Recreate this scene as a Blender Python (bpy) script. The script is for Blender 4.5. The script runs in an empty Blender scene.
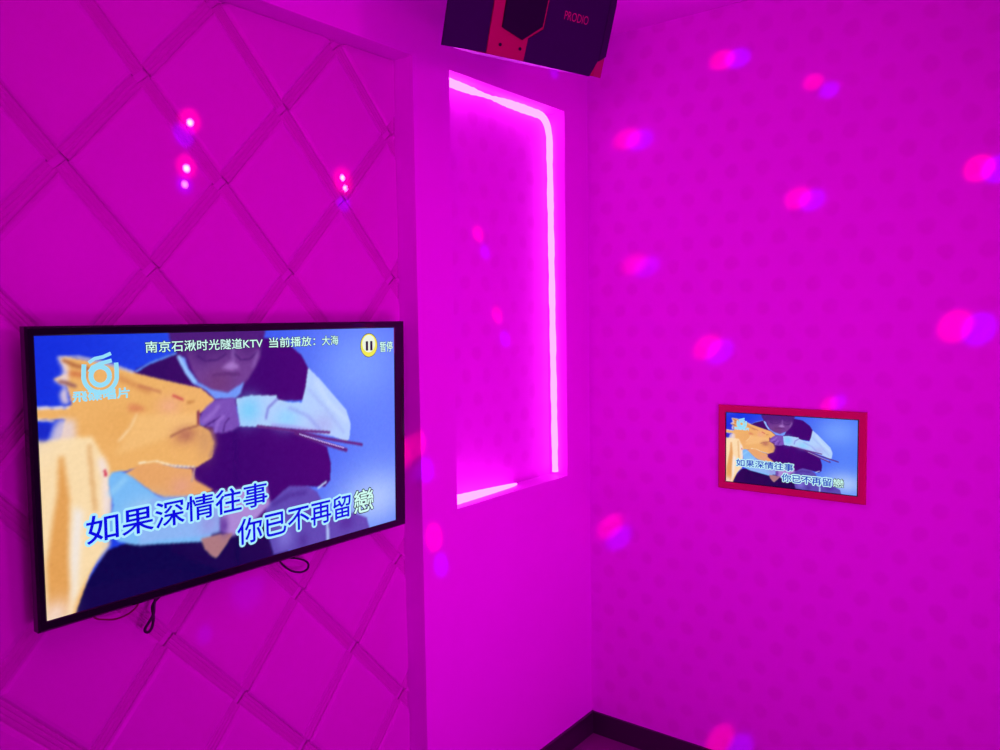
import bpy, bmesh, math, random
import numpy as np
from mathutils import Vector, Matrix
random.seed(4)
S = bpy.context.scene
COL = S.collection
PI = math.pi

# ------------------------------------------------------------ camera data
R = np.array([[0.79235879, 0.60986926, -0.0150672],
              [0.02980587, -0.06336957, -0.99754494],
              [-0.6093268, 0.78996442, -0.06838912]])
F = 796.3224
C0 = np.array([1.5337, -2.5320, 1.57])


def ray(px):
    return R.T @ np.array([px[0] - 500.0, px[1] - 375.0, F])


def hit(px, ax, val):
    d = ray(px)
    return Vector(C0 + d * (val - C0[ax]) / d[ax])


# ------------------------------------------------------------ materials
def srgb(c):
    out = []
    for v in c:
        v = v / 255.0
        out.append(v / 12.92 if v <= 0.04045 else ((v + 0.055) / 1.055) ** 2.4)
    return out


def mat(name, color, rough=0.5, metal=0.0, emis=None, estr=0.0, spec=0.5, bump=None, coat=0.0):
    m = bpy.data.materials.new(name)
    m.use_nodes = True
    nt = m.node_tree
    b = nt.nodes['Principled BSDF']
    b.inputs['Base Color'].default_value = (*color, 1)
    b.inputs['Roughness'].default_value = rough
    b.inputs['Metallic'].default_value = metal
    b.inputs['Specular IOR Level'].default_value = spec
    b.inputs['Coat Weight'].default_value = coat
    b.inputs['Coat Roughness'].default_value = 0.05
    if emis:
        b.inputs['Emission Color'].default_value = (*emis, 1)
        b.inputs['Emission Strength'].default_value = estr
    if bump:
        tc = nt.nodes.new('ShaderNodeTexCoord')
        nz = nt.nodes.new('ShaderNodeTexNoise')
        nz.inputs['Scale'].default_value = bump[0]
        nz.inputs['Detail'].default_value = 4
        bp = nt.nodes.new('ShaderNodeBump')
        bp.inputs['Strength'].default_value = bump[1]
        bp.inputs['Distance'].default_value = 0.002
        nt.links.new(tc.outputs['Object'], nz.inputs['Vector'])
        nt.links.new(nz.outputs['Fac'], bp.inputs['Height'])
        nt.links.new(bp.outputs['Normal'], b.inputs['Normal'])
    return m


def wallpaper(name, axis, base, dot, u0, v0):
    """pink wallpaper with a staggered pattern of faint darker dots"""
    m = bpy.data.materials.new(name)
    m.use_nodes = True
    nt = m.node_tree
    N, L = nt.nodes, nt.links
    b = N['Principled BSDF']
    b.inputs['Roughness'].default_value = 0.6
    b.inputs['Specular IOR Level'].default_value = 0.2

    def mth(op, a, c=None, d=None):
        n = N.new('ShaderNodeMath')
        n.operation = op
        for i, v in enumerate((a, c, d)):
            if v is None:
                continue
            if isinstance(v, (int, float)):
                n.inputs[i].default_value = v
            else:
                L.new(v, n.inputs[i])
        return n.outputs[0]
    tc = N.new('ShaderNodeTexCoord')
    nz = N.new('ShaderNodeTexNoise')
    nz.inputs['Scale'].default_value = 17.0
    L.new(tc.outputs['Object'], nz.inputs['Vector'])
    vs = N.new('ShaderNodeVectorMath')
    vs.operation = 'MULTIPLY_ADD'
    L.new(nz.outputs['Color'], vs.inputs[0])
    vs.inputs[1].default_value = (0.022, 0.022, 0.022)
    L.new(tc.outputs['Object'], vs.inputs[2])
    sp = N.new('ShaderNodeSeparateXYZ')
    L.new(vs.outputs[0], sp.inputs[0])
    DX, DZ = 0.0515, 0.1475
    u = mth('DIVIDE', mth('SUBTRACT', sp.outputs[axis], u0 + 0.011), DX)
    v = mth('DIVIDE', mth('SUBTRACT', sp.outputs[2], v0 + 0.011), DZ)
    i = mth('ROUND', u)
    par = mth('MULTIPLY', mth('FLOORED_MODULO', i, 2.0), 0.5)
    vv = mth('ADD', v, par)
    du = mth('MULTIPLY', mth('SUBTRACT', u, i), DX)
    dv = mth('MULTIPLY', mth('SUBTRACT', vv, mth('ROUND', vv)), DZ)
    d = mth('SQRT', mth('ADD', mth('MULTIPLY', du, du), mth('MULTIPLY', dv, dv)))
    mr = N.new('ShaderNodeMapRange')
    mr.interpolation_type = 'SMOOTHSTEP'
    L.new(d, mr.inputs[0])
    mr.inputs[1].default_value = 0.031
    mr.inputs[2].default_value = 0.014
    mr.inputs[3].default_value = 0.0
    mr.inputs[4].default_value = 1.0
    n2 = N.new('ShaderNodeTexNoise')
    n2.inputs['Scale'].default_value = 5.0
    L.new(tc.outputs['Object'], n2.inputs['Vector'])
    fac = mth('MULTIPLY', mr.outputs[0], mth('MULTIPLY_ADD', n2.outputs['Fac'], 1.6, 0.0))
    mx = N.new('ShaderNodeMix')
    mx.data_type = 'RGBA'
    L.new(fac, mx.inputs['Factor'])
    mx.inputs[6].default_value = (*base, 1)
    mx.inputs[7].default_value = (*dot, 1)
    L.new(mx.outputs[2], b.inputs['Base Color'])
    return m


PINK = (0.80, 0.10, 0.80)
M = {}
M['plaster'] = mat('pink_wall_paint', PINK, 0.55, spec=0.25, bump=(40, 0.08))
M['ceiling'] = mat('ceiling_paint', PINK, 0.7, spec=0.2, bump=(30, 0.05))
M['paper'] = wallpaper('dotted_wallpaper', 0, PINK, (0.755, 0.09, 0.735), 1.055, 0.712)
M['paper_niche'] = wallpaper('dotted_niche_wallpaper', 1, PINK, (0.76, 0.09, 0.74), -0.46, 1.32)
M['panel'] = mat('glossy_pink_panel', (0.66, 0.08, 0.60), 0.34, spec=0.3, bump=(9, 0.25))
M['strip'] = mat('fluted_pink_moulding', (0.57, 0.07, 0.49), 0.34, spec=0.35)
M['base'] = mat('black_baseboard', (0.035, 0.03, 0.04), 0.28, bump=(60, 0.1))
M['floor'] = mat('floor_tile', (0.26, 0.06, 0.22), 0.35, bump=(25, 0.2))
M['dark'] = mat('dark_wall_finish', (0.012, 0.01, 0.02), 0.5)
M['bezel'] = mat('tv_black_gloss', (0.010, 0.006, 0.016), 0.05, spec=0.4)
M['tvback'] = mat('tv_back_plastic', (0.015, 0.010, 0.02), 0.5)
M['cable'] = mat('black_cable', (0.01, 0.008, 0.015), 0.4)
M['redcable'] = mat('dark_red_wire', (0.20, 0.01, 0.05), 0.4)
M['redframe'] = mat('red_display_frame', (0.58, 0.015, 0.10), 0.4, spec=0.3, bump=(20, 0.05))
M['spk_grille'] = mat('speaker_grille_cloth', (0.026, 0.012, 0.058), 0.7, spec=0.12, bump=(700, 0.5))
M['spk_dark'] = mat('speaker_dark_insert', (0.007, 0.004, 0.020), 0.5, spec=0.15)
M['spk_red'] = mat('speaker_red_baffle', (0.36, 0.01, 0.07), 0.4, spec=0.3)
M['spk_cab'] = mat('speaker_cabinet', (0.22, 0.01, 0.50), 0.35, bump=(80, 0.2))  # violet glow on the underside is put into this cabinet colour
M['steel'] = mat('bracket_steel', (0.05, 0.04, 0.06), 0.4, metal=0.6)
M['led'] = mat('led_rope', (0.6, 0.3, 0.6), 0.4, emis=(1.0, 0.078, 1.05), estr=6.5)


# ------------------------------------------------------------ mesh helpers
def link(name, bm, m, parent=None, smooth=False, loc=None):
    me = bpy.data.meshes.new(name)
    bmesh.ops.recalc_face_normals(bm, faces=bm.faces[:])
    bm.to_mesh(me)
    bm.free()
    if smooth:
        for p in me.polygons:
            p.use_smooth = True
    for mm in (m if isinstance(m, (list, tuple)) else [m]):
        me.materials.append(mm)
    o = bpy.data.objects.new(name, me)
    COL.objects.link(o)
    if parent:
        o.parent = parent
    if loc:
        o.location = loc
    return o


def box(bm, x0, x1, y0, y1, z0, z1, mi=0):
    v = [bm.verts.new(p) for p in ((x0, y0, z0), (x1, y0, z0), (x1, y1, z0), (x0, y1, z0),
                                   (x0, y0, z1), (x1, y0, z1), (x1, y1, z1), (x0, y1, z1))]
    fs = [(0, 3, 2, 1), (4, 5, 6, 7), (0, 1, 5, 4), (1, 2, 6, 5), (2, 3, 7, 6), (3, 0, 4, 7)]
    out = []
    for f in fs:
        q = bm.faces.new([v[i] for i in f])
        q.material_index = mi
        out.append(q)
    return v, out


def bevel(bm, w, seg=2):
    bmesh.ops.bevel(bm, geom=bm.edges[:], offset=w, segments=seg, affect='EDGES', profile=0.5)


def prism(bm, pts, z0, z1):
    a = [bm.verts.new((p[0], p[1], z0)) for p in pts]
    b = [bm.verts.new((p[0], p[1], z1)) for p in pts]
    n = len(pts)
    bm.faces.new(a[::-1])
    bm.faces.new(b)
    for i in range(n):
        bm.faces.new((a[i], a[(i + 1) % n], b[(i + 1) % n], b[i]))


def tube(bm, pts, rads, seg=12, closed=False):
    pts = [Vector(p) for p in pts]
    if not isinstance(rads, (list, tuple)):
        rads = [rads] * len(pts)
    rings = []
    up = None
    for i, p in enumerate(pts):
        t = (pts[min(i + 1, len(pts) - 1)] - pts[max(i - 1, 0)]).normalized()
        if up is None:
            up = Vector((0, 0, 1)) if abs(t.z) < 0.9 else Vector((1, 0, 0))
        s = t.cross(up).normalized()
        up = s.cross(t).normalized()
        rings.append([bm.verts.new(p + (s * math.cos(a) + up * math.sin(a)) * rads[i])
                      for a in [2 * PI * k / seg for k in range(seg)]])
    for a, b in zip(rings[:-1], rings[1:]):
        for k in range(seg):
            bm.faces.new((a[k], a[(k + 1) % seg], b[(k + 1) % seg], b[k]))
    bm.faces.new(rings[0][::-1])
    bm.faces.new(rings[-1])


def smoothpath(ctrl, n=10):
    P = [Vector(c) for c in ctrl]
    P = [P[0] * 2 - P[1]] + P + [P[-1] * 2 - P[-2]]
    out = []
    for i in range(1, len(P) - 2):
        a, b, c, d = P[i - 1:i + 3]
        for k in range(n):
            t = k / n
            out.append(0.5 * ((2 * b) + (c - a) * t + (2 * a - 5 * b + 4 * c - d) * t * t + (3 * b - a - 3 * c + d) * t ** 3))
    out.append(P[-2])
    return out


def empty(name, mtx, label, cat, group=None):
    o = bpy.data.objects.new(name, None)
    COL.objects.link(o)
    o.matrix_world = mtx
    o.empty_display_size = 0.1
    o['label'] = label
    o['category'] = cat
    if group:
        o['group'] = group
    return o


def struct(name, bm, m, smooth=False):
    o = link(name, bm, m, smooth=smooth)
    o['kind'] = 'structure'
    return o


def tag(o, label, cat, group=None):
    o['label'] = label
    o['category'] = cat
    if group:
        o['group'] = group


# ------------------------------------------------------------ room shell
H = 2.565
XE, YE = 2.89, -4.2
NY0, NY1, NZ0, NZ1, ND = -0.761, -0.155, 1.012, 2.290, 0.078       # niche
RY0, RY1, RZ, RD = -2.36, -0.913, 2.292, 0.078                     # recess of the panelled wall
T = 0.30
for b_ in ((-T, 0, NY1, 0.2, 0, H), (-T, 0, NY0, NY1, 0, NZ0), (-T, 0, NY0, NY1, NZ1, H),
           (-T, -ND - 0.004, NY0, NY1, NZ0, NZ1), (-T, 0, RY1, NY0, 0, H), (-T, 0, RY0, RY1, RZ, H),
           (-T, 0, YE, RY0, 0, H), (-T, -RD - 0.002, RY0, RY1, 0, RZ)):
    bm = bmesh.new()
    box(bm, *b_)
    struct('wall_left', bm, M['panel' if b_[1] < -RD else 'plaster'])
bm = bmesh.new()
box(bm, -ND - 0.0035, -ND, NY0 + 0.0005, NY1 - 0.0005, NZ0 + 0.0005, NZ1 - 0.0005)
struct('wall_niche', bm, M['paper_niche'])
bm = bmesh.new()
box(bm, 0.0, XE + 0.2, 0, 0.2, 0, H)
struct('wall_right', bm, M['paper'])
bm = bmesh.new()
box(bm, XE, XE + 0.2, YE, 0, 0, H)
struct('wall_side', bm, M['dark'])
bm = bmesh.new()
box(bm, -T, XE + 0.2, YE - 0.2, YE, 0, H)
struct('wall_back', bm, M['plaster'])
bm = bmesh.new()
box(bm, -T, XE + 0.2, YE - 0.2, 0.2, -0.1, 0)
struct('floor', bm, M['floor'])
bm = bmesh.new()
box(bm, -T, XE + 0.2, YE - 0.2, 0.2, H, H + 0.1)
struct('ceiling', bm, M['ceiling'])
bm = bmesh.new()
box(bm, 0.0, 0.010, RY1, -0.010, 0.0, 0.083)
struct('baseboard_left', bm, M['base'])
bm = bmesh.new()
box(bm, 0.0, XE, -0.010, 0.0, 0.0, 0.083)
struct('baseboard_right', bm, M['base'])
bm = bmesh.new()
box(bm, 2.205, 2.23, -0.006, 0.0, 0.083, H)
struct('trim_1', bm, M['dark'])

# ---- padded diamond panels in the recess
A_, B_ = 0.1755, 0.1985
YC, ZC = -1.470, 2.284
G = 0.0150                       # half width of the moulding between panels


def clip(bm):
    for co, no in (((0, RY1 - 0.001, 0), (0, 1, 0)), ((0, RY0 + 0.001, 0), (0, -1, 0)),
                   ((0, 0, RZ - 0.001), (0, 0, 1)), ((0, 0, 0.002), (0, 0, -1))):
        bmesh.ops.bisect_plane(bm, geom=bm.verts[:] + bm.edges[:] + bm.faces[:], plane_co=co,
                               plane_no=no, clear_outer=True)


bm = bmesh.new()
X0 = -RD - 0.001
for i in range(-6, 8):
    for k in range(-1, 13):
        if (i + k) % 2 == 0:
            continue
        cy, cz = YC + i * A_, ZC - k * B_
        if not (RY0 - 0.2 < cy < RY1 + 0.18):
            continue
        L_ = math.hypot(A_, B_)
        inset = G / (A_ * B_ / L_)          # fraction of the rhomb taken by the moulding
        ty, tz = random.uniform(-0.002, 0.002), random.uniform(-0.002, 0.002)

        def rh(s, x):
            return [(x + ty * s * a + tz * s * b, cy + a * A_ * s, cz + b * B_ * s)
                    for a, b in ((1, 0), (0, 1), (-1, 0), (0, -1))]
        rings = [rh(1 - inset, X0), rh(1 - inset, X0 + 0.0062), rh(1 - inset - 0.03, X0 + 0.0092),
                 rh(1 - inset - 0.085, X0 + 0.0110)]
        vs = [[bm.verts.new(p) for p in r] for r in rings]
        for a, b in zip(vs[:-1], vs[1:]):
            for q in range(4):
                bm.faces.new((a[q], a[(q + 1) % 4], b[(q + 1) % 4], b[q]))
        bm.faces.new(vs[-1])
clip(bm)
struct('wall_recess', bm, M['panel'])

bm = bmesh.new()
GS = G * 1.03
prof = [(-GS, 0), (-GS, 0.0045)]
for c_ in (-0.0090, 0.0, 0.0090):
    prof += [(c_ - 0.0042, 0.0050), (c_ - 0.0022, 0.0060), (c_ + 0.0022, 0.0060), (c_ + 0.0042, 0.0050)]
prof += [(GS, 0.0045), (GS, 0)]
L_ = math.hypot(A_, B_)
for fam in (1, -1):
    dvec = Vector((0, A_ / L_, -fam * B_ / L_))     # fam 1 falls to the right, -1 rises
    nvec = Vector((0, fam * B_ / L_, A_ / L_))
    for j in range(-22, 24, 2):
        # line through (YC + j*A_, ZC)
        o = Vector((X0, YC + j * A_, ZC))
        for k in range(-2, 28):
            gap = G * (0.55 if fam == 1 else 1.15)
            s0, s1 = k * L_ + gap, (k + 1) * L_ - gap
            if fam == -1:
                s0, s1 = -s1, -s0
            p0, p1 = o + dvec * s0, o + dvec * s1
            if max(p0.y, p1.y) < RY0 or min(p0.y, p1.y) > RY1 or min(p0.z, p1.z) > RZ or max(p0.z, p1.z) < 0:
                continue
            a = [bm.verts.new(p0 + nvec * u + Vector((w, 0, 0))) for u, w in prof]
            b = [bm.verts.new(p1 + nvec * u + Vector((w, 0, 0))) for u, w in prof]
            for q in range(len(prof) - 1):
                bm.faces.new((a[q], a[q + 1], b[q + 1], b[q]))
            bm.faces.new(a)
            bm.faces.new(b[::-1])
clip(bm)
struct('trim_2', bm, M['strip'])

# ------------------------------------------------------------ LED rope in the niche
ctrl, rad = [], []
xr = -ND + 0.0145
top = NZ1
n = 46
for i in range(n):
    y = NY0 + 0.004 + (NY1 - 0.075 - NY0) * i / (n - 1)
    f = i / (n - 1)
    thin = math.exp(-((f - 0.46) / 0.13) ** 2)
    r = 0.0125 - 0.0062 * thin + 0.0016 * math.exp(-((f - 0.86) / 0.14) ** 2) + 0.0007 * math.sin(i * 1.9) + random.uniform(-.0005, .0005)
    z = top - 0.0135 - 0.002 * math.sin(f * 6) * (1 - f)
    ctrl.append((xr + 0.004 + 0.014 * (1 - f) ** 2, y, z))
    rad.append(r)
cy, cz, rr = NY1 - 0.071, top - 0.073, 0.0585
for k in range(1, 10):
    a = PI / 2 * (1 - k / 10)
    ctrl.append((xr + 0.005, cy + rr * math.cos(a), cz + rr * math.sin(a)))
    rad.append(0.0132 - 0.0025 * k / 10)
for i in range(50):
    z = top - 0.08 - (top - 0.08 - NZ0 - 0.012) * i / 49
    ctrl.append((xr + 0.007 + 0.010 * i / 49, NY1 - 0.0115 + 0.0006 * math.sin(i * 1.3), z))
    rad.append(0.0108 + 0.0008 * math.sin(i * 0.9) + 0.0006 * math.sin(i * 2.7))
led = empty('led_rope_light', Matrix.Translation((xr, NY1 - 0.012, NZ0)),
            'glowing pink-white rope light running round the tall wall niche', 'light strip')
iv = led.matrix_world.inverted()
bm = bmesh.new()
tube(bm, [iv @ Vector(c) for c in ctrl], rad, 12)
link('glowing_tube', bm, M['led'], led, True)
bm = bmesh.new()
pts, rad = [], []
for i in range(30):
    f = i / 29
    pts.append(iv @ Vector((-0.040 - 0.012 * f, NY0 + 0.006 + 0.36 * f, NZ0 + 0.0145 - 0.0095 * f)))
    rad.append(0.0125 * (1 - f) ** 0.6 + 0.0035 + 0.0008 * math.sin(i * 2.1) * (1 - f))
tube(bm, pts, rad, 12)
link('glowing_tube', bm, M['led'], led, True)


# ------------------------------------------------------------ the music video picture
def homog(src, dst):
    A = []
    b = []
    for (x, y), (u, v) in zip(src, dst):
        A.append([x, y, 1, 0, 0, 0, -u * x, -u * y]); b.append(u)
        A.append([0, 0, 0, x, y, 1, -v * x, -v * y]); b.append(v)
    h = np.linalg.solve(np.array(A, float), np.array(b, float))
    return np.append(h, 1).reshape(3, 3)


HM = homog([(34.4, 335), (394.3, 329.5), (396, 520.3), (47.2, 620.8)], [(0, 0), (1, 0), (1, 1), (0, 1)])
FR = {'K': (0, 310, 2.272), 'A': (30, 330, 5.358), 'B': (130, 330, 5.77), 'D': (30, 450, 4.169),
      'E': (140, 440, 4.687), 'F': (200, 320, 4.762), 'G': (200, 450, 4.41)}


def uv(fr, x, y):
    ox, oy, s = FR[fr]
    q = HM @ np.array([ox + x / s, oy + y / s, 1.0])
    return q[0] / q[2], q[1] / q[2]


NX, NYp = 460, 266
ASP = 0.9 / 0.521
gu, gv = np.meshgrid(np.linspace(0, 1, NX), np.linspace(0, 1, NYp))


def blur(a, r):
    if r <= 0:
        return a
    k = int(r)
    w = np.exp(-0.5 * (np.arange(-2 * k, 2 * k + 1) / max(r, 0.5)) ** 2)
    w /= w.sum()
    p = np.pad(a, ((2 * k, 2 * k), (0, 0)), mode='edge')
    a = sum(w[i] * p[i:i + a.shape[0], :] for i in range(len(w)))
    p = np.pad(a, ((0, 0), (2 * k, 2 * k)), mode='edge')
    return sum(w[i] * p[:, i:i + a.shape[1]] for i in range(len(w)))


img = np.zeros((NYp, NX, 3))


def inpoly(pts):
    m = np.zeros(gu.shape, bool)
    n = len(pts)
    for i in range(n):
        x1, y1 = pts[i]
        x2, y2 = pts[(i + 1) % n]
        c = ((y1 > gv) != (y2 > gv))
        with np.errstate(divide='ignore', invalid='ignore'):
            xx = (x2 - x1) * (gv - y1) / (y2 - y1 + 1e-12) + x1
        m ^= c & (gu < xx)
    return m.astype(float)


def lay(mask, col):
    global img
    c = np.array(col, float)
    img = img * (1 - mask[..., None]) + c * mask[..., None]


def poly(fr, pts, col, r=1.0, a=1.0):
    lay(blur(inpoly([uv(fr, *p) for p in pts]), r) * a, col)


def line(fr, pts, w, col, r=1.0, a=1.0):
    q = [uv(fr, *p) for p in pts]
    d = np.full(gu.shape, 9.0)
    for (x1, y1), (x2, y2) in zip(q[:-1], q[1:]):
        vx, vy = (x2 - x1) * ASP, (y2 - y1)
        px, py = (gu - x1) * ASP, gv - y1
        t = np.clip((px * vx + py * vy) / (vx * vx + vy * vy + 1e-12), 0, 1)
        d = np.minimum(d, np.hypot(px - t * vx, py - t * vy))
    lay(blur((d < w / 2).astype(float), r) * a, col)


def blob(fr, x, y, rx, ry, col, a=1.0, p=1.0):
    cx, cy = uv(fr, x, y)
    d = ((gu - cx) * ASP / rx) ** 2 + ((gv - cy) / ry) ** 2
    lay(np.exp(-d ** p) * a, col)


# background: hazy blue
t = np.clip(gu * 1.1, 0, 1)[..., None]
img = np.array((18, 52, 228.0)) * (1 - t) + np.array((70, 118, 248.0)) * t
blob('F', 760, 230, .30, .22, (118, 165, 255), .85)
blob('F', 850, 560, .25, .25, (88, 135, 250), .6)
blob('K', 850, 430, .30, .16, (176, 205, 250), .9)
blob('K', 90, 90, .3, .3, (12, 40, 215), .5)
# vest, torso and trousers
PUR = (54, 6, 108)
poly('K', [(600, 64), (650, 72), (688, 105), (706, 140), (704, 170), (692, 206), (560, 212), (470, 250), (300, 150), (312, 133), (400, 98), (430, 60)], PUR, 1.2)
poly('B', [(225, -10), (795, -10), (775, 60), (765, 150), (330, 165), (285, 130), (240, 70)], (72, 28, 120), 1.5)
poly('B', [(45, 240), (120, 195), (280, 135), (310, 165), (360, 310), (300, 310), (180, 290), (100, 262)], (52, 12, 98), 1)
line('B', [(40, 238), (120, 190), (275, 133)], .008, (90, 150, 250), 1)
poly('K', [(440, 262), (548, 262), (640, 268), (700, 288), (745, 312), (754, 350), (752, 388), (740, 402), (700, 402), (650, 440), (640, 520), (560, 570), (440, 600), (430, 330)], PUR, 1)
poly('K', [(150, 730), (175, 655), (210, 600), (245, 545), (290, 528), (400, 512), (520, 500), (575, 480), (640, 470), (660, 560), (640, 640), (300, 740)], (10, 6, 74), 1.2)
# face
poly('B', [(338, 130), (750, 105), (757, 160), (722, 230), (692, 285), (640, 335), (560, 368), (480, 352), (400, 305), (362, 225), (345, 175)], (112, 64, 146), 2)
blob('B', 420, 130, .05, .05, (70, 30, 115), .8)
blob('B', 520, 110, .09, .045, (80, 38, 120), .9)
blob('B', 690, 115, .05, .045, (80, 38, 120), .8)
blob('B', 520, 300, .07, .06, (110, 58, 120), .8)
poly('B', [(535, 222), (575, 190), (600, 178), (630, 205), (640, 222), (590, 232)], (165, 118, 200), 2)
line('B', [(400, 150), (440, 180), (510, 175), (560, 140)], .007, (60, 25, 105), 1, .8)
line('B', [(610, 140), (650, 175), (700, 170), (740, 130)], .007, (60, 25, 105), 1, .8)
line('B', [(600, 95), (605, 180)], .012, (150, 105, 190), 2, .8)
line('B', [(490, 262), (560, 255), (640, 258)], .008, (80, 35, 105), 1.5, .8)
line('B', [(745, 130), (720, 215)], .012, (150, 110, 195), 2, .7)
# collar
poly('B', [(283, 150), (325, 160), (345, 225), (400, 300), (480, 345), (570, 362), (650, 312), (668, 295), (645, 370), (610, 400), (500, 400), (440, 345), (375, 312), (325, 240)], (112, 150, 248), 1.4)
line('B', [(290, 155), (335, 240), (380, 300)], .016, (150, 195, 255), 1.5)
# right sleeve
poly('F', [(520, 230), (580, 290), (640, 360), (700, 430), (722, 500), (715, 570), (700, 584), (640, 558), (560, 540), (450, 520), (350, 512), (192, 507), (178, 375), (250, 360), (370, 362), (374, 380), (430, 395), (490, 395), (508, 320)], (176, 208, 252), 1)
blob('F', 240, 430, .06, .06, (120, 205, 250), .9)
blob('F', 420, 470, .07, .05, (140, 210, 252), .8)
blob('F', 590, 500, .07, .05, (165, 170, 235), .6)
line('F', [(372, 380), (330, 420), (320, 470)], .012, (120, 120, 215), 1.6, .8)
line('F', [(430, 420), (520, 460), (580, 530)], .012, (135, 150, 235), 2, .7)
line('F', [(350, 505), (450, 515), (560, 536)], .014, (150, 130, 225), 2, .8)
line('F', [(560, 300), (620, 400), (700, 480)], .02, (205, 230, 255), 3, .7)
line('F', [(520, 330), (600, 420), (690, 540)], .010, (150, 175, 240), 2, .7)
# lower right cloth
poly('G', [(295, 245), (330, 220), (370, 182), (400, 160), (480, 160), (520, 185), (560, 260), (600, 300), (680, 278), (738, 300), (750, 345), (560, 402), (330, 462), (312, 400), (290, 330)], (88, 74, 176), 1.4)
blob('G', 380, 380, .05, .06, (125, 120, 215), .8)
blob('G', 460, 400, .03, .04, (70, 50, 150), .8)
line('G', [(565, 325), (568, 395)], .018, (165, 190, 240), 1.6)
line('G', [(525, 170), (560, 142)], .010, (190, 215, 250), 1)
line('G', [(330, 240), (400, 200), (470, 190)], .02, (60, 40, 140), 2.5, .7)
blob('G', 650, 320, .05, .04, (70, 45, 150), .8)
# wood bundle
WD = (238, 178, 104)
poly('K', [(138, 110), (150, 104), (230, 118), (300, 140), (380, 160), (460, 178), (492, 205), (482, 222), (455, 236), (457, 262), (480, 275), (490, 300), (485, 335), (450, 357), (380, 352), (330, 356), (262, 370), (246, 400), (240, 480), (232, 545), (205, 600), (172, 690), (95, 715), (88, 335), (118, 322), (140, 288), (150, 246), (80, 248), (80, 222), (150, 222), (165, 212), (152, 168), (122, 156), (155, 142)], WD, 1)
poly('A', [(165, 140), (200, 150), (215, 230), (200, 300), (215, 395), (175, 390), (160, 340), (185, 300), (130, 265), (175, 235), (180, 200), (155, 160)], (236, 214, 222), 2, .9)
line('A', [(160, 143), (250, 140), (400, 170), (560, 225)], .010, (250, 225, 200), 1.5, .8)
poly('A', [(160, 470), (250, 480), (255, 600), (200, 640), (60, 760), (40, 660), (105, 590), (125, 520)], (232, 214, 220), 3, .85)
line('A', [(40, 414), (210, 412)], .010, (250, 232, 225), 1.2, .9)
line('A', [(40, 478), (130, 482)], .008, (245, 220, 190), 1.2, .9)
poly('A', [(40, 495), (120, 500), (92, 590), (48, 640)], (20, 40, 200), 1.6)
line('A', [(185, 158), (240, 185), (320, 205)], .014, (176, 104, 62), 1.6, .9)
line('A', [(225, 228), (300, 240)], .018, (206, 112, 66), 2, .9)
line('A', [(165, 272), (200, 280), (245, 297)], .014, (150, 96, 96), 1.5, .9)
line('A', [(470, 245), (560, 290), (643, 330)], .016, (205, 130, 76), 2.5, .8)
line('B', [(60, 320), (180, 355)], .010, (190, 112, 80), 1.6, .8)
line('B', [(258, 378), (310, 400)], .010, (196, 58, 62), 1.2, .95)
line('B', [(340, 418), (375, 412)], .010, (190, 120, 60), 1.5, .8)
poly('B', [(0, 425), (60, 432), (105, 460), (40, 475), (0, 468)], (214, 118, 84), 2.5, .9)
blob('B', 230, 440, .05, .04, (240, 170, 140), .7)
blob('K', 290, 260, .12, .07, (232, 168, 92), .6)
poly('B', [(40, 485), (300, 480), (395, 480), (402, 545), (300, 590), (150, 650), (-80, 720)], (246, 194, 126), 3, .7)
line('B', [(45, 485), (10, 560), (-60, 640)], .006, (252, 222, 180), 1.5, .8)
line('B', [(402, 470), (404, 545)], .010, (110, 26, 70), 1.2, .9)
line('B', [(398, 552), (320, 575), (240, 615)], .007, (140, 78, 60), 1.2, .9)
blob('B', 330, 605, .05, .035, (176, 104, 84), .8)
blob('B', 440, 640, .04, .07, (206, 148, 100), .7)
line('B', [(480, 580), (498, 660), (470, 730)], .014, (160, 108, 110), 2, .8)
poly('D', [(38, -40), (260, -60), (330, 60), (345, 200), (335, 400), (270, 480), (205, 600), (180, 690), (60, 730)], (250, 222, 176), 2, .95)
poly('D', [(122, 30), (140, 18), (155, 110), (168, 200), (166, 420), (170, 600), (150, 690), (78, 690), (70, 480), (95, 300), (115, 180)], (226, 158, 82), 2.5, .95)
line('D', [(250, -20), (262, 120), (275, 250)], .016, (222, 168, 108), 2, .8)
poly('D', [(185, 230), (225, 260), (210, 420), (195, 600), (175, 640), (172, 400)], (240, 236, 240), 3, .8)
line('D', [(300, 40), (318, 110), (322, 260)], .02, (240, 226, 244), 3, .8)
line('D', [(315, 85), (320, 105)], .010, (205, 40, 70), 1, .9)
blob('D', 110, 680, .05, .05, (245, 215, 200), .9)
# tan bar and white edge
poly('E', [(-80, 165), (0, 112), (90, 103), (180, 125), (250, 132), (262, 185), (350, 235), (300, 258), (200, 268), (120, 270), (60, 245), (-20, 190)], (232, 166, 104), 1.6)
blob('E', 200, 215, .05, .04, (228, 160, 132), .8)
line('E', [(0, 108), (80, 97), (160, 120), (260, 126)], .006, (252, 238, 205), 1)
line('E', [(262, 130), (250, 190)], .008, (200, 160, 150), 1)
# pale blue sleeve
poly('D', [(328, 120), (345, 92), (385, 86), (430, 110), (480, 150), (560, 210), (700, 260), (760, 290), (760, 380), (560, 390), (440, 395), (370, 380), (330, 330), (350, 230)], (120, 186, 246), 1.3)
line('D', [(340, 180), (400, 120)], .02, (150, 208, 250), 2.5, .8)
blob('D', 480, 250, .08, .05, (166, 205, 245), .8)
poly('E', [(60, 270), (200, 265), (300, 262), (380, 300), (385, 430), (290, 450), (100, 470), (0, 490), (0, 420)], (140, 182, 244), 2)
blob('E', 330, 390, .05, .05, (150, 150, 225), .8)
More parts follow.
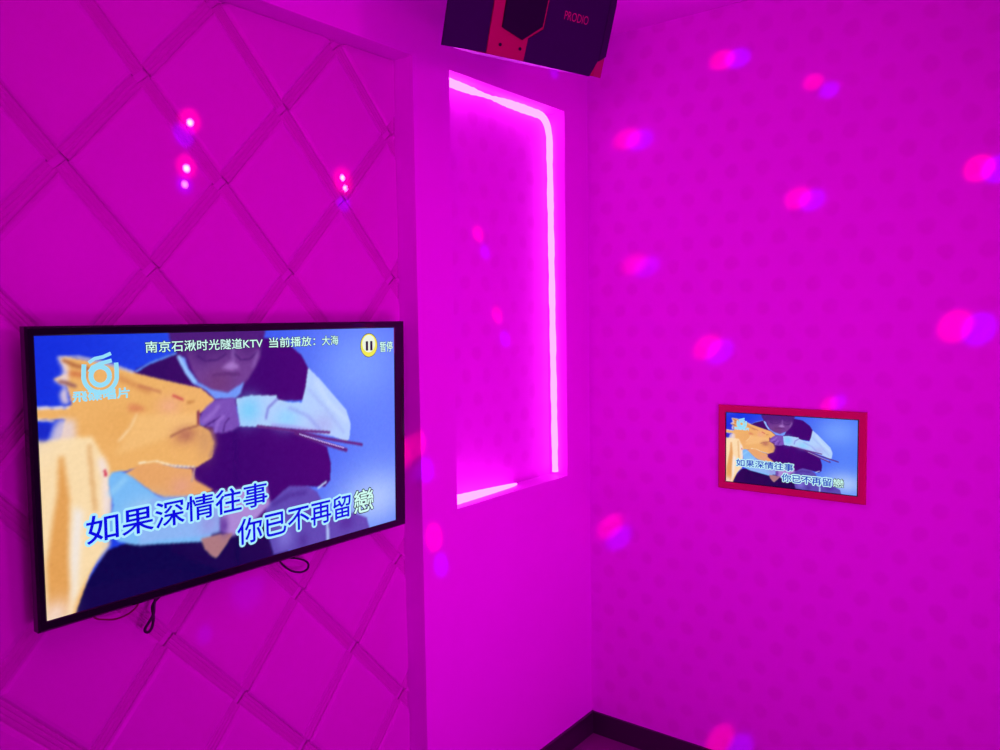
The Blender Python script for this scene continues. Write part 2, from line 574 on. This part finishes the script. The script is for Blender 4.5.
# lower hand
poly('E', [(350, 245), (460, 230), (600, 205), (615, 300), (560, 360), (470, 440), (430, 452), (388, 430), (384, 330)], (172, 138, 214), 2)
poly('E', [(290, 462), (384, 440), (442, 436), (405, 500), (362, 556), (345, 545), (310, 515)], (172, 122, 128), 1.3)
blob('E', 400, 400, .02, .04, (90, 50, 150), .8)
# hand on the bundle
poly('B', [(408, 520), (420, 480), (450, 440), (500, 402), (612, 392), (642, 550), (600, 580), (545, 596), (500, 592), (484, 560), (440, 552), (412, 540)], (120, 80, 182), 1.5)
line('B', [(430, 530), (480, 490), (520, 440)], .018, (152, 112, 208), 2, .9)
line('B', [(440, 555), (500, 520), (530, 500)], .006, (60, 25, 110), 1, .9)
line('B', [(500, 585), (515, 530), (545, 500)], .016, (145, 104, 204), 1.5, .9)
line('B', [(545, 590), (555, 540), (580, 510)], .006, (60, 25, 110), 1, .8)
# sticks
line('F', [(280, 508), (450, 528), (620, 538)], .012, (92, 40, 120), 1)
line('F', [(440, 528), (600, 566), (775, 597)], .013, (86, 34, 116), 1)
line('F', [(460, 540), (590, 588), (700, 622)], .018, (84, 34, 116), 1)
line('F', [(480, 546), (590, 582), (690, 612)], .006, (170, 150, 220), .8)
# slight picture noise
rs = np.random.RandomState(3)
img = np.clip(img + blur(rs.normal(0, 4, img.shape[:2]), 1)[..., None], 0, 255)
lin = img / 255.0
lin = np.where(lin <= 0.04045, lin / 12.92, ((lin + 0.055) / 1.055) ** 2.4)

me = bpy.data.meshes.new('video_picture')
vx = np.stack([gu - 0.5, 0.5 - gv, np.zeros_like(gu)], -1).reshape(-1, 3)
idx = np.arange(NX * NYp).reshape(NYp, NX)
fc = np.stack([idx[1:, :-1], idx[1:, 1:], idx[:-1, 1:], idx[:-1, :-1]], -1).reshape(-1, 4)
me.from_pydata(vx.tolist(), [], fc.tolist())
ca = me.color_attributes.new('picture', 'FLOAT_COLOR', 'POINT')
ca.data.foreach_set('color', np.concatenate([lin.reshape(-1, 3), np.ones((NX * NYp, 1))], 1).ravel())


def screen_mat(name, strength):
    m = bpy.data.materials.new(name)
    m.use_nodes = True
    nt = m.node_tree
    b = nt.nodes['Principled BSDF']
    b.inputs['Base Color'].default_value = (0.004, 0.004, 0.006, 1)
    b.inputs['Roughness'].default_value = 0.05
    b.inputs['Specular IOR Level'].default_value = 0.85
    at = nt.nodes.new('ShaderNodeAttribute')
    at.attribute_name = 'picture'
    nt.links.new(at.outputs['Color'], b.inputs['Emission Color'])
    b.inputs['Emission Strength'].default_value = strength
    return m


M['screen'] = screen_mat('lit_display', 1.0)
me.materials.append(M['screen'])


def glow(name, c, s=1.0):
    return mat(name, (0.0, 0.0, 0.0), 0.08, emis=srgb(c), estr=s)


M['t_blue'] = glow('lettering_blue', (12, 10, 225))
M['t_halo'] = glow('lettering_halo', (172, 234, 255))
M['t_white'] = glow('lettering_white', (205, 250, 240))
M['t_black'] = glow('lettering_black', (14, 10, 40))
M['t_logo'] = glow('logo_cyan', (150, 222, 248))
M['t_yellow'] = glow('pause_yellow', (240, 235, 70))
M['t_pale'] = glow('pause_pale', (235, 245, 225))


def text_mesh(s):
    cu = bpy.data.curves.new('lettering', 'FONT')
    cu.body = s
    cu.size = 1.0
    cu.resolution_u = 3
    o = bpy.data.objects.new('tmp', cu)
    COL.objects.link(o)
    bpy.context.view_layer.update()
    dg = bpy.context.evaluated_depsgraph_get()
    m = bpy.data.meshes.new_from_object(o.evaluated_get(dg))
    COL.objects.unlink(o)
    bpy.data.objects.remove(o)
    return m


def put_text(name, s, u0, u1, v0, v1, z, m, parent, SW, SH, off=0.0, ref=None):
    """fit lettering into a rectangle given in screen fractions"""
    me_ = text_mesh(s)
    xs = [v.co.x for v in me_.vertices]
    ys = [v.co.y for v in me_.vertices]
    if off > 0:
        asp = ((u1 - u0) * SW / (max(xs) - min(xs))) / ((v1 - v0) * SH / (max(ys) - min(ys)))
        bm = bmesh.new()
        for k in range(12):
            a = 2 * PI * k / 12
            n0 = len(bm.verts)
            bm.from_mesh(me_)
            bm.verts.ensure_lookup_table()
            for v in bm.verts[n0:]:
                v.co += Vector((math.cos(a) * off / asp, math.sin(a) * off, -0.00001 * k / 12))
        bm.to_mesh(me_)
        bm.free()
    sx = (u1 - u0) * SW / (max(xs) - min(xs))
    sy = (v1 - v0) * SH / (max(ys) - min(ys))
    for v in me_.vertices:
        v.co = Vector(((u0 - 0.5) * SW + (v.co.x - min(xs)) * sx, (0.5 - v1) * SH + (v.co.y - min(ys)) * sy, z))
    me_.materials.clear()
    me_.materials.append(m)
    me_.name = name
    o = bpy.data.objects.new(name, me_)
    COL.objects.link(o)
    o.parent = parent
    return o


def flat(bm, pts, z, SW, SH, mi=0):
    f = bm.faces.new([bm.verts.new(((u - .5) * SW, (.5 - v) * SH, z)) for u, v in pts])
    f.material_index = mi
    return f


def band(bm, pts, w, z, SW, SH, mi=0):
    """ribbon of constant width along points in screen fractions"""
    P = [Vector(((u - .5) * SW, (.5 - v) * SH, z)) for u, v in pts]
    L, Rr = [], []
    for i, p in enumerate(P):
        t = (P[min(i + 1, len(P) - 1)] - P[max(i - 1, 0)]).normalized()
        nn = Vector((-t.y, t.x, 0)) * w * 0.5
        L.append(bm.verts.new(p + nn))
        Rr.append(bm.verts.new(p - nn))
    for i in range(len(P) - 1):
        f = bm.faces.new((Rr[i], Rr[i + 1], L[i + 1], L[i]))
        f.material_index = mi


def lyric(parent, SW, SH, k=1.0):
    rows = [('如果深情往事', 0.086, 0.539, 0.660, 0.762), ('你已不再留', 0.450, 0.820, 0.804, 0.914)]
    for s, a, b, c, d in rows:
        put_text('lyric_outline', s, a, b, c, d, 0.0006, M['t_halo'], parent, SW, SH, 0.098 * k)
        put_text('lyric_lettering', s, a, b, c, d, 0.0010, M['t_blue'], parent, SW, SH, 0.013 * k)
    put_text('lyric_outline', '戀', 0.834, 0.908, 0.800, 0.912, 0.0006, M['t_black'], parent, SW, SH, 0.050 * k)
    put_text('lyric_lettering', '戀', 0.834, 0.908, 0.800, 0.912, 0.0010, M['t_white'], parent, SW, SH, 0.014)


def logo(parent, SW, SH):
    bm = bmesh.new()
    cx, cy = 380, 243

    def arc(r, a0, a1, n=28):
        return [uv('A', cx + r * math.cos(a0 + (a1 - a0) * i / n), cy + r * math.sin(a0 + (a1 - a0) * i / n) * .98) for i in range(n + 1)]
    s = SW / 0.9 * (1.0 if SW > 0.6 else 1.5)
    U = [uv('A', 293, 180), uv('A', 291, 215)] + arc(90, PI, 0, 26)[1:-1] + [uv('A', 469, 215), uv('A', 466, 172)]
    band(bm, U, 0.0088 * s, 0.0008, SW, SH)
    band(bm, arc(50, 0, 2 * PI, 36), 0.0095 * s, 0.0011, SW, SH)
    band(bm, [uv('A', 318, 172), uv('A', 350, 150), uv('A', 395, 141), uv('A', 438, 122)], 0.0068 * s, 0.0009, SW, SH)
    band(bm, [uv('A', 322, 222), uv('A', 338, 196), uv('A', 380, 177), uv('A', 442, 160)], 0.0075 * s, 0.0010, SW, SH)
    link('channel_logo', bm, M['t_logo'], parent)
    put_text('logo_lettering', '飛碟唱片', 0.069, 0.189, 0.200, 0.238, 0.0009, M['t_logo'], parent, SW, SH, 0.035 if SW > 0.6 else 0.07)


# ------------------------------------------------------------ television
SW, SH = 0.9032, 0.5263
tilt = 0.020
upv = Vector((math.sin(tilt), 0, math.cos(tilt)))
rt = Vector((0, 1, 0))
nv = rt.cross(upv)
ctr = Vector((-0.0065, -1.452, 1.2955))
mt = Matrix(((rt.x, upv.x, nv.x, ctr.x), (rt.y, upv.y, nv.y, ctr.y), (rt.z, upv.z, nv.z, ctr.z), (0, 0, 0, 1)))
tv = empty('television', mt, 'large black flat television on the diamond panelled wall', 'television')
OL, OR_, OT, OB = -0.4715, 0.4865, 0.2765, -0.2875            # outer
sc_c = Vector((-0.0048, -0.0042, 0))                            # centre of the picture
IL, IR = sc_c.x - SW / 2, sc_c.x + SW / 2
IT, IB = sc_c.y + SH / 2, sc_c.y - SH / 2


def frame_mesh(outer, inner, zf, zb, lip, drop):
    """picture frame: outer and inner rectangles (l, r, b, t)"""
    bm = bmesh.new()

    def rect(q, g, z):
        l, r, b, t = q
        return [bm.verts.new(p) for p in ((l - g, b - g, z), (r + g, b - g, z), (r + g, t + g, z), (l - g, t + g, z))]
    rings = [rect(outer, 0, zb), rect(outer, 0, zf - lip), rect(outer, -lip, zf), rect(inner, lip * .5, zf), rect(inner, 0, zf - lip * .5), rect(inner, 0, zf - drop)]
    for a, b in zip(rings[:-1], rings[1:]):
        for i in range(4):
            bm.faces.new((a[i], a[(i + 1) % 4], b[(i + 1) % 4], b[i]))
    for i in range(4):
        a, b = rings[0], rings[-1]
        bm.faces.new((b[i], b[(i + 1) % 4], a[(i + 1) % 4], a[i]))
    return bm


bz = link('bezel', frame_mesh((OL, OR_, OB, OT), (IL, IR, IB, IT), 0.0, -0.022, 0.004, 0.004), M['bezel'], tv)
scr = bpy.data.objects.new('screen', me)
COL.objects.link(scr)
scr.parent = tv
scr.location = (sc_c.x, sc_c.y, -0.0015)
scr.scale = (SW, SH, 1)
scr['label'] = 'lit screen playing a karaoke video'


def holder(name, o):
    """lettering sits directly under the screen as its sub-part"""
    return o


def on_screen(objs, scr, pos):
    for o in objs:
        o.parent = scr
        o.matrix_parent_inverse = Matrix.Diagonal((1 / scr.scale[0], 1 / scr.scale[1], 1, 1))


before = set(bpy.data.objects)
lyric(scr, SW, SH)
logo(scr, SW, SH)
for s, a, b, c, d in (('南京石湫时光隧道KTV', .229, .536, .030, .073), ('当前播放：', .556, .703, .030, .074), ('大海', .727, .784, .030, .074)):
    put_text('caption_outline', s, a, b, c, d, 0.0006, M['t_black'], scr, SW, SH, 0.055)
    put_text('caption_lettering', s, a, b, c, d, 0.0010, M['t_white'], scr, SW, SH, 0.012)
put_text('caption_outline', '暂停', .942, .993, .068, .120, 0.0006, M['t_black'], scr, SW, SH, 0.04)
put_text('caption_lettering', '暂停', .942, .993, .068, .120, 0.0010, M['t_white'], scr, SW, SH, 0.014)
bm = bmesh.new()
cx, cy, rx, ry = .899, .083, .032, .057


def disc(bm, cx, cy, rx, ry, z, mi):
    flat(bm, [(cx + rx * math.cos(-a), cy + ry * math.sin(-a)) for a in [2 * PI * k / 40 for k in range(40)]][::-1], z, SW, SH, mi)


disc(bm, cx, cy, rx * 1.05, ry * 1.05, 0.0005, 2)
disc(bm, cx, cy, rx, ry, 0.0007, 0)
disc(bm, cx - .001, cy - .008, rx * .78, ry * .76, 0.0009, 1)
for dx in (-.0085, .0085):
    flat(bm, [(cx + dx - .0045, cy + .026), (cx + dx + .0045, cy + .026), (cx + dx + .0045, cy - .02), (cx + dx - .0045, cy - .02)], 0.0011, SW, SH, 2)
link('pause_icon', bm, [M['t_yellow'], M['t_pale'], M['t_black']], scr)
on_screen(set(bpy.data.objects) - before, scr, None)

bm = bmesh.new()
box(bm, OL + 0.004, OR_ - 0.004, OB + 0.004, OT - 0.004, -0.030, -0.006)
link('back_panel', bm, M['tvback'], tv)
bm = bmesh.new()
box(bm, -0.30, 0.30, -0.20, 0.14, -0.048, -0.029)
bevel(bm, 0.006)
link('rear_housing', bm, M['tvback'], tv)
bm = bmesh.new()
box(bm, -0.22, 0.22, -0.12, -0.09, -0.0560, -0.047)
box(bm, -0.22, 0.22, 0.07, 0.10, -0.0560, -0.047)
for x in (-0.13, 0.13):
    box(bm, x - 0.015, x + 0.015, -0.15, 0.13, -0.058, -0.046)
link('wall_bracket', bm, M['steel'], tv)

# cables below the television
def cable(name, pix, xs, r, m, label, cat='cable', group=None):
    pts = [hit(p, 0, x) for p, x in zip(pix, xs)]
    if name != 'thin_wire':
        pts = [Vector((-0.047, pts[0].y, 1.125))] + pts + [Vector((-0.047, pts[-1].y, 1.125))]
    bm = bmesh.new()
    tube(bm, smoothpath(pts, 8), r, 8)
    bm.transform(mt.inverted())
    o = link(name, bm, m, tv, True)
    o['label'] = label
    return o


cable('power_cable', [(158, 583), (154.5, 603), (153, 615), (146, 627), (145, 631), (148.5, 632), (152, 627), (153.5, 618), (152.5, 606), (158, 598), (168, 588), (176, 575)],
      [-.045, -.042, -.040, -.04, -.04, -.04, -.042, -.045, -.048, -.05, -.05, -.05], 0.0030, M['cable'],
      'narrow black cable loop hanging below the left half of the television')
cable('signal_cable', [(268, 545), (277, 557), (283, 565), (292, 571), (302, 572), (308, 568), (307, 562), (298, 558.5), (288, 557), (282, 548)],
      [-.045, -.044, -.042, -.042, -.042, -.043, -.045, -.045, -.046, -.046], 0.0026, M['cable'],
      'wide black cable loop hanging below the right half of the television')
cable('thin_wire', [(80, 600), (94, 617), (104, 619.5), (116, 619), (128, 614), (137, 606), (141, 595)],
      [-.05, -.048, -.046, -.046, -.047, -.048, -.05], 0.0018, M['redcable'],
      'thin dark red wire sagging below the lower left corner of the television', 'wire')

# ------------------------------------------------------------ small red framed display on the right wall
sw, sh = 0.407, 0.2285
mt2 = Matrix(((1, 0, 0, 0.7315), (0, 0, -1, -0.012), (0, 1, 0, 1.1415), (0, 0, 0, 1)))
dsp = empty('wall_display', mt2, 'small red framed video screen on the dotted pink wallpaper', 'screen')
ol, orr, ob, ot = -0.230, 0.2285, -0.139, 0.139
link('frame', frame_mesh((ol, orr, ob, ot), (-sw / 2 - 0.0035, sw / 2 + 0.0035, -sh / 2 - .0025, sh / 2 + .0025), 0.0, -0.012, 0.003, 0.006), M['redframe'], dsp)
bm = bmesh.new()
box(bm, -sw / 2 - 0.003, sw / 2 + 0.003, -sh / 2 - .002, sh / 2 + .002, -0.011, -0.0045)
link('screen_surround', bm, M['bezel'], dsp)
sc2 = bpy.data.objects.new('screen', me)
COL.objects.link(sc2)
sc2.parent = dsp
sc2.location = (0, 0, -0.0040)
sc2.scale = (sw, sh, 1)
sc2['label'] = 'lit screen playing a karaoke video'
before = set(bpy.data.objects)
M_b, M_h = M['t_blue'], M['t_halo']
M['t_blue'] = glow('small_lettering_blue', (28, 60, 190))
M['t_halo'] = glow('small_lettering_halo', (190, 240, 245))
lyric(sc2, sw, sh, 1.3)
logo(sc2, sw, sh)
on_screen(set(bpy.data.objects) - before, sc2, None)

# ------------------------------------------------------------ loudspeaker
BL = Vector((0.2420, -1.0650, 2.2300))
e = Vector((0.3037, 0.9528, 0)).normalized()
nh = Vector((0.9528, -0.3037, 0)).normalized()
tl = math.radians(19.5)
vv = Vector((0, 0, 1)) * math.cos(tl) + nh * math.sin(tl)
nn = e.cross(vv)
ms = Matrix(((e.x, vv.x, nn.x, BL.x), (e.y, vv.y, nn.y, BL.y), (e.z, vv.z, nn.z, BL.z), (0, 0, 0, 1)))
spk = empty('loudspeaker', ms, 'dark purple and red loudspeaker mounted high above the lit niche', 'speaker')
SHt = 0.27
ch, cd = 0.050, 0.021         # chamfer width and depth
plan = [(0.001, -0.0), (0.478, -0.0), (0.478 + ch - .006, -cd), (0.478 + ch - .006, -cd - 0.012), (0.385, -0.20), (0.205, -0.20)]
bm = bmesh.new()
lo = [bm.verts.new((x, 0.0, z)) for x, z in plan]
hi = [bm.verts.new((x, SHt, z)) for x, z in plan]
bm.faces.new(lo)
bm.faces.new(hi[::-1])
side = []
for i in range(len(plan)):
    f = bm.faces.new((lo[i], hi[i], hi[(i + 1) % len(plan)], lo[(i + 1) % len(plan)]))
    if i in (0, 1):
        f.material_index = 1
link('cabinet', bm, [M['spk_cab'], M['spk_red']], spk)


def plate(name, pts, z0, z1, m, parent=spk):
    bm = bmesh.new()
    prism(bm, pts, z0, z1)
    return link(name, bm, m, parent)


plate('left_grille', [(0.0, -0.002), (0.1235, 0.002), (0.1235, SHt), (0.0, SHt)], -0.004, 0.003, M['spk_grille'])
plate('centre_baffle', [(0.1240, 0.0015), (0.237, 0.0015), (0.2395, 0.056), (0.281, 0.087), (0.2835, 0.150), (0.2835, SHt - .035), (0.262, SHt - .006), (0.1240, SHt - .002)],
      -0.003, 0.006, M['spk_red'])
plate('hexagonal_horn_cover', [(0.1555, 0.067), (0.2200, 0.0485), (0.2745, 0.089), (0.2770, 0.150), (0.2770, 0.205), (0.220, 0.232), (0.1555, 0.212)], 0.004, 0.011, M['spk_dark'])
plate('right_grille', [(0.2385, 0.000), (0.462, -0.002), (0.482, 0.042), (0.482, SHt - .03), (0.465, SHt - .002), (0.285, SHt - .002), (0.2855, 0.085), (0.2415, 0.054)],
      -0.004, 0.003, M['spk_grille'])
for k, (u, v) in enumerate(((0.159, 0.027), (0.220, 0.027), (0.140, 0.245), (0.220, 0.250))):
    plate('screw', [(u + 0.0042 * math.cos(a), v + 0.0042 * math.sin(a)) for a in [2 * PI * q / 14 for q in range(14)]], 0.0055, 0.0078, M['spk_dark'])
# dark facet on the chamfer at the right
bm = bmesh.new()
p0, p1 = Vector((0.484, 0, -0.0005)), Vector((0.478 + ch - .0065, 0, -cd + 0.001))
dch = (p1 - p0)
nch = Vector((-dch.z, 0, dch.x)).normalized()
if nch.z < 0:
    nch = -nch
prof2 = [(0.03, 0.040), (1.0, 0.056), (1.0, 0.185), (0.82, 0.215), (0.03, 0.200)]
a = [bm.verts.new(p0 + dch * t_ + Vector((0, v_, 0)) - nch * 0.001) for t_, v_ in prof2]
b = [bm.verts.new(p0 + dch * t_ + Vector((0, v_, 0)) + nch * 0.003) for t_, v_ in prof2]
bm.faces.new(a[::-1])
bm.faces.new(b)
for i in range(5):
    bm.faces.new((a[i], a[(i + 1) % 5], b[(i + 1) % 5], b[i]))
link('side_grille', bm, M['spk_grille'], spk)
M['t_red'] = mat('badge_red', (0.45, 0.02, 0.12), 0.4)
tm = text_mesh('PRODIO')
xs = [v.co.x for v in tm.vertices]
ys = [v.co.y for v in tm.vertices]
for v in tm.vertices:
    v.co = Vector((0.341 + (v.co.x - min(xs)) / (max(xs) - min(xs)) * 0.080, 0.1195 + (v.co.y - min(ys)) / (max(ys) - min(ys)) * 0.021, 0.0042))
tm.materials.clear()
tm.materials.append(M['t_red'])
o = bpy.data.objects.new('brand_lettering', tm)
COL.objects.link(o)
o.parent = spk
o['label'] = 'red lettering on the right grille'
# bracket to the wall
bm = bmesh.new()
iv = ms.inverted()
tube(bm, [iv @ Vector((0.012, -0.55, 2.47)), iv @ Vector((0.06, -0.55, 2.47)), Vector((0.29, 0.15, -0.195))], 0.010, 10)
q = bmesh.ops.create_cube(bm, size=1.0, matrix=iv @ Matrix.Translation((0.005, -0.55, 2.47)) @ Matrix.Diagonal((0.01, 0.08, 0.06, 1)))
link('wall_bracket', bm, M['steel'], spk)

# ------------------------------------------------------------ lights
def area(name, loc, to, sx, sy, power, col, spread=180):
    l = bpy.data.lights.new(name, 'AREA')
    l.shape = 'RECTANGLE'
    l.size, l.size_y = sx, sy
    l.energy = power
    l.color = col
    l.spread = math.radians(spread)
    o = bpy.data.objects.new(name, l)
    COL.objects.link(o)
    o.location = loc
    d = Vector(to) - Vector(loc)
    o.rotation_euler = d.to_track_quat('-Z', 'Y').to_euler()
    return o


MAG = (1.0, 0.0, 1.0)
area('ceiling_led_panel', (1.3, -2.1, H - 0.01), (1.3, -2.1, 0), 1.4, 2.0, 8.5, (1.0, 0.0, 0.86))
area('corner_led_lamp', (2.2, -0.9, 1.9), (0.1, -1.0, 1.3), 0.3, 0.3, 4.2, (1.0, 0.0, 0.95), 120)
area('side_fill', (2.78, -2.4, 0.95), (0.0, -1.0, 0.75), 1.2, 1.2, 5, MAG, 130)  # added fill from the side, no fixture of the room
area('low_fill', (2.5, -1.75, 0.5), (0.0, -0.45, 0.9), 0.7, 0.6, 8, (1.0, 0.0, 1.04), 95)  # added low fill to lift the corner and lower walls
area('ceiling_fill', (1.6, -2.9, 1.8), (0.5, -0.4, 2.56), 1.0, 1.0, 5, (1.0, 0.0, 0.85), 90)  # added upward fill floating behind the camera, brightens the ceiling corner

LP = Vector((1.9, -1.55, 2.42))
RED = (1.0, 0.0, 0.16)
BLU = (0.06, 0.0, 1.0)
WHT = (1.0, 1.0, 0.9)


def beam(px, ax, val, rpx, col, pw, blend=0.8):
    tgt = hit(px, ax, val)
    src = LP if rpx > 5 else tgt + (LP - tgt) * 0.4      # added white pin beams start nearer the wall to stay narrow
    d = tgt - src
    dist = d.length
    cam_d = (tgt - Vector(C0)).length
    rad_m = rpx * cam_d / F
    l = bpy.data.lights.new('party_and_glint_beam', 'SPOT')
    l.color = col
    l.spot_size = 2 * math.atan(rad_m * 1.02 / dist)
    l.spot_blend = blend
    l.shadow_soft_size = 0.004
    l.energy = pw * dist * dist
    o = bpy.data.objects.new('party_and_glint_beam', l)
    COL.objects.link(o)
    o.location = src
    o.rotation_euler = d.to_track_quat('-Z', 'Y').to_euler()


PW = 38.0
for (r_, b_, rr_, k_) in (((722, 60), (738, 58), 11, 1), ((813, 82), (829, 90), 9, .8), ((627, 139), (640, 140), 12, 1), ((979, 168), (998, 169), 13, 1.1),
                          ((798, 198), (812, 200), 12, .9), ((634, 264), (647, 267), 12, .7), ((707, 347), (720, 352), 13, 1), ((955, 326), (979, 329), 15, 1.1),
                          ((610, 526), (619, 538), 12, 1), ((720, 740), (739, 750), 12, 1), ((829, 404), (838, 402), 8, .7)):
    beam(r_, 1, 0.0, rr_, RED, PW * k_)
    beam(b_, 1, 0.0, rr_, BLU, PW * k_)
beam((434, 537), 0, 0.0, 14, RED, PW * 1.2)
beam((441, 565), 0, 0.0, 12, BLU, PW)
beam((416, 442), 0, 0.0, 15, RED, PW * 1.6)
beam((426, 470), 0, 0.0, 13, BLU, PW)
beam((478, 234), 0, -ND, 9, RED, PW)
beam((485, 252), 0, -ND, 9, BLU, PW * .7)
beam((497, 315), 0, -ND, 9, RED, PW)
beam((505, 339), 0, -ND, 9, BLU, PW)
beam((191, 120), 0, -.066, 13, RED, PW)
beam((185, 134), 0, -.066, 13, BLU, PW)
beam((187, 166), 0, -.066, 13, RED, PW)
beam((185, 184), 0, -.066, 11, BLU, PW * .7)
beam((344, 180), 0, -.066, 15, RED, PW)
beam((345, 203), 0, -.066, 9, BLU, PW)
beam((187.3, 168), 0, -.066, 3.0, WHT, PW * 13, .35)  # white beams added to imitate glints of the lamp on glossy panels
beam((185.5, 184), 0, -.066, 3.0, WHT, PW * 5, .5)
beam((191, 122), 0, -.066, 1.7, WHT, PW * 11, .5)
beam((343, 177.5), 0, -.066, 2.6, WHT, PW * 13, .4)
beam((346.5, 187), 0, -.066, 1.9, WHT, PW * 11, .5)
beam((205, 634), 0, -.066, 9, BLU, PW * .35)
beam((248, 588), 0, -.066, 22, BLU, PW * .25)
beam((554, 72), 0, 0.0, 8, BLU, PW * .6)

w = bpy.data.worlds.new('world')
S.world = w
w.use_nodes = True
w.node_tree.nodes['Background'].inputs[0].default_value = (0.02, 0, 0.02, 1)
w.node_tree.nodes['Background'].inputs[1].default_value = 0.2

# ------------------------------------------------------------ camera
cam = bpy.data.cameras.new('camera')
co = bpy.data.objects.new('camera', cam)
COL.objects.link(co)
cam.sensor_width = 36
cam.lens = F / 1000 * 36
X, Y, Z = R[0], -R[1], -R[2]
co.matrix_world = Matrix(((X[0], Y[0], Z[0], C0[0]), (X[1], Y[1], Z[1], C0[1]), (X[2], Y[2], Z[2], C0[2]), (0, 0, 0, 1)))
cam.clip_start = 0.02
S.camera = co
S.view_settings.view_transform = 'Standard'
S.view_settings.look = 'None'
S.view_settings.exposure = 0
S.view_settings.gamma = 1
S.view_settings.use_curve_mapping = False
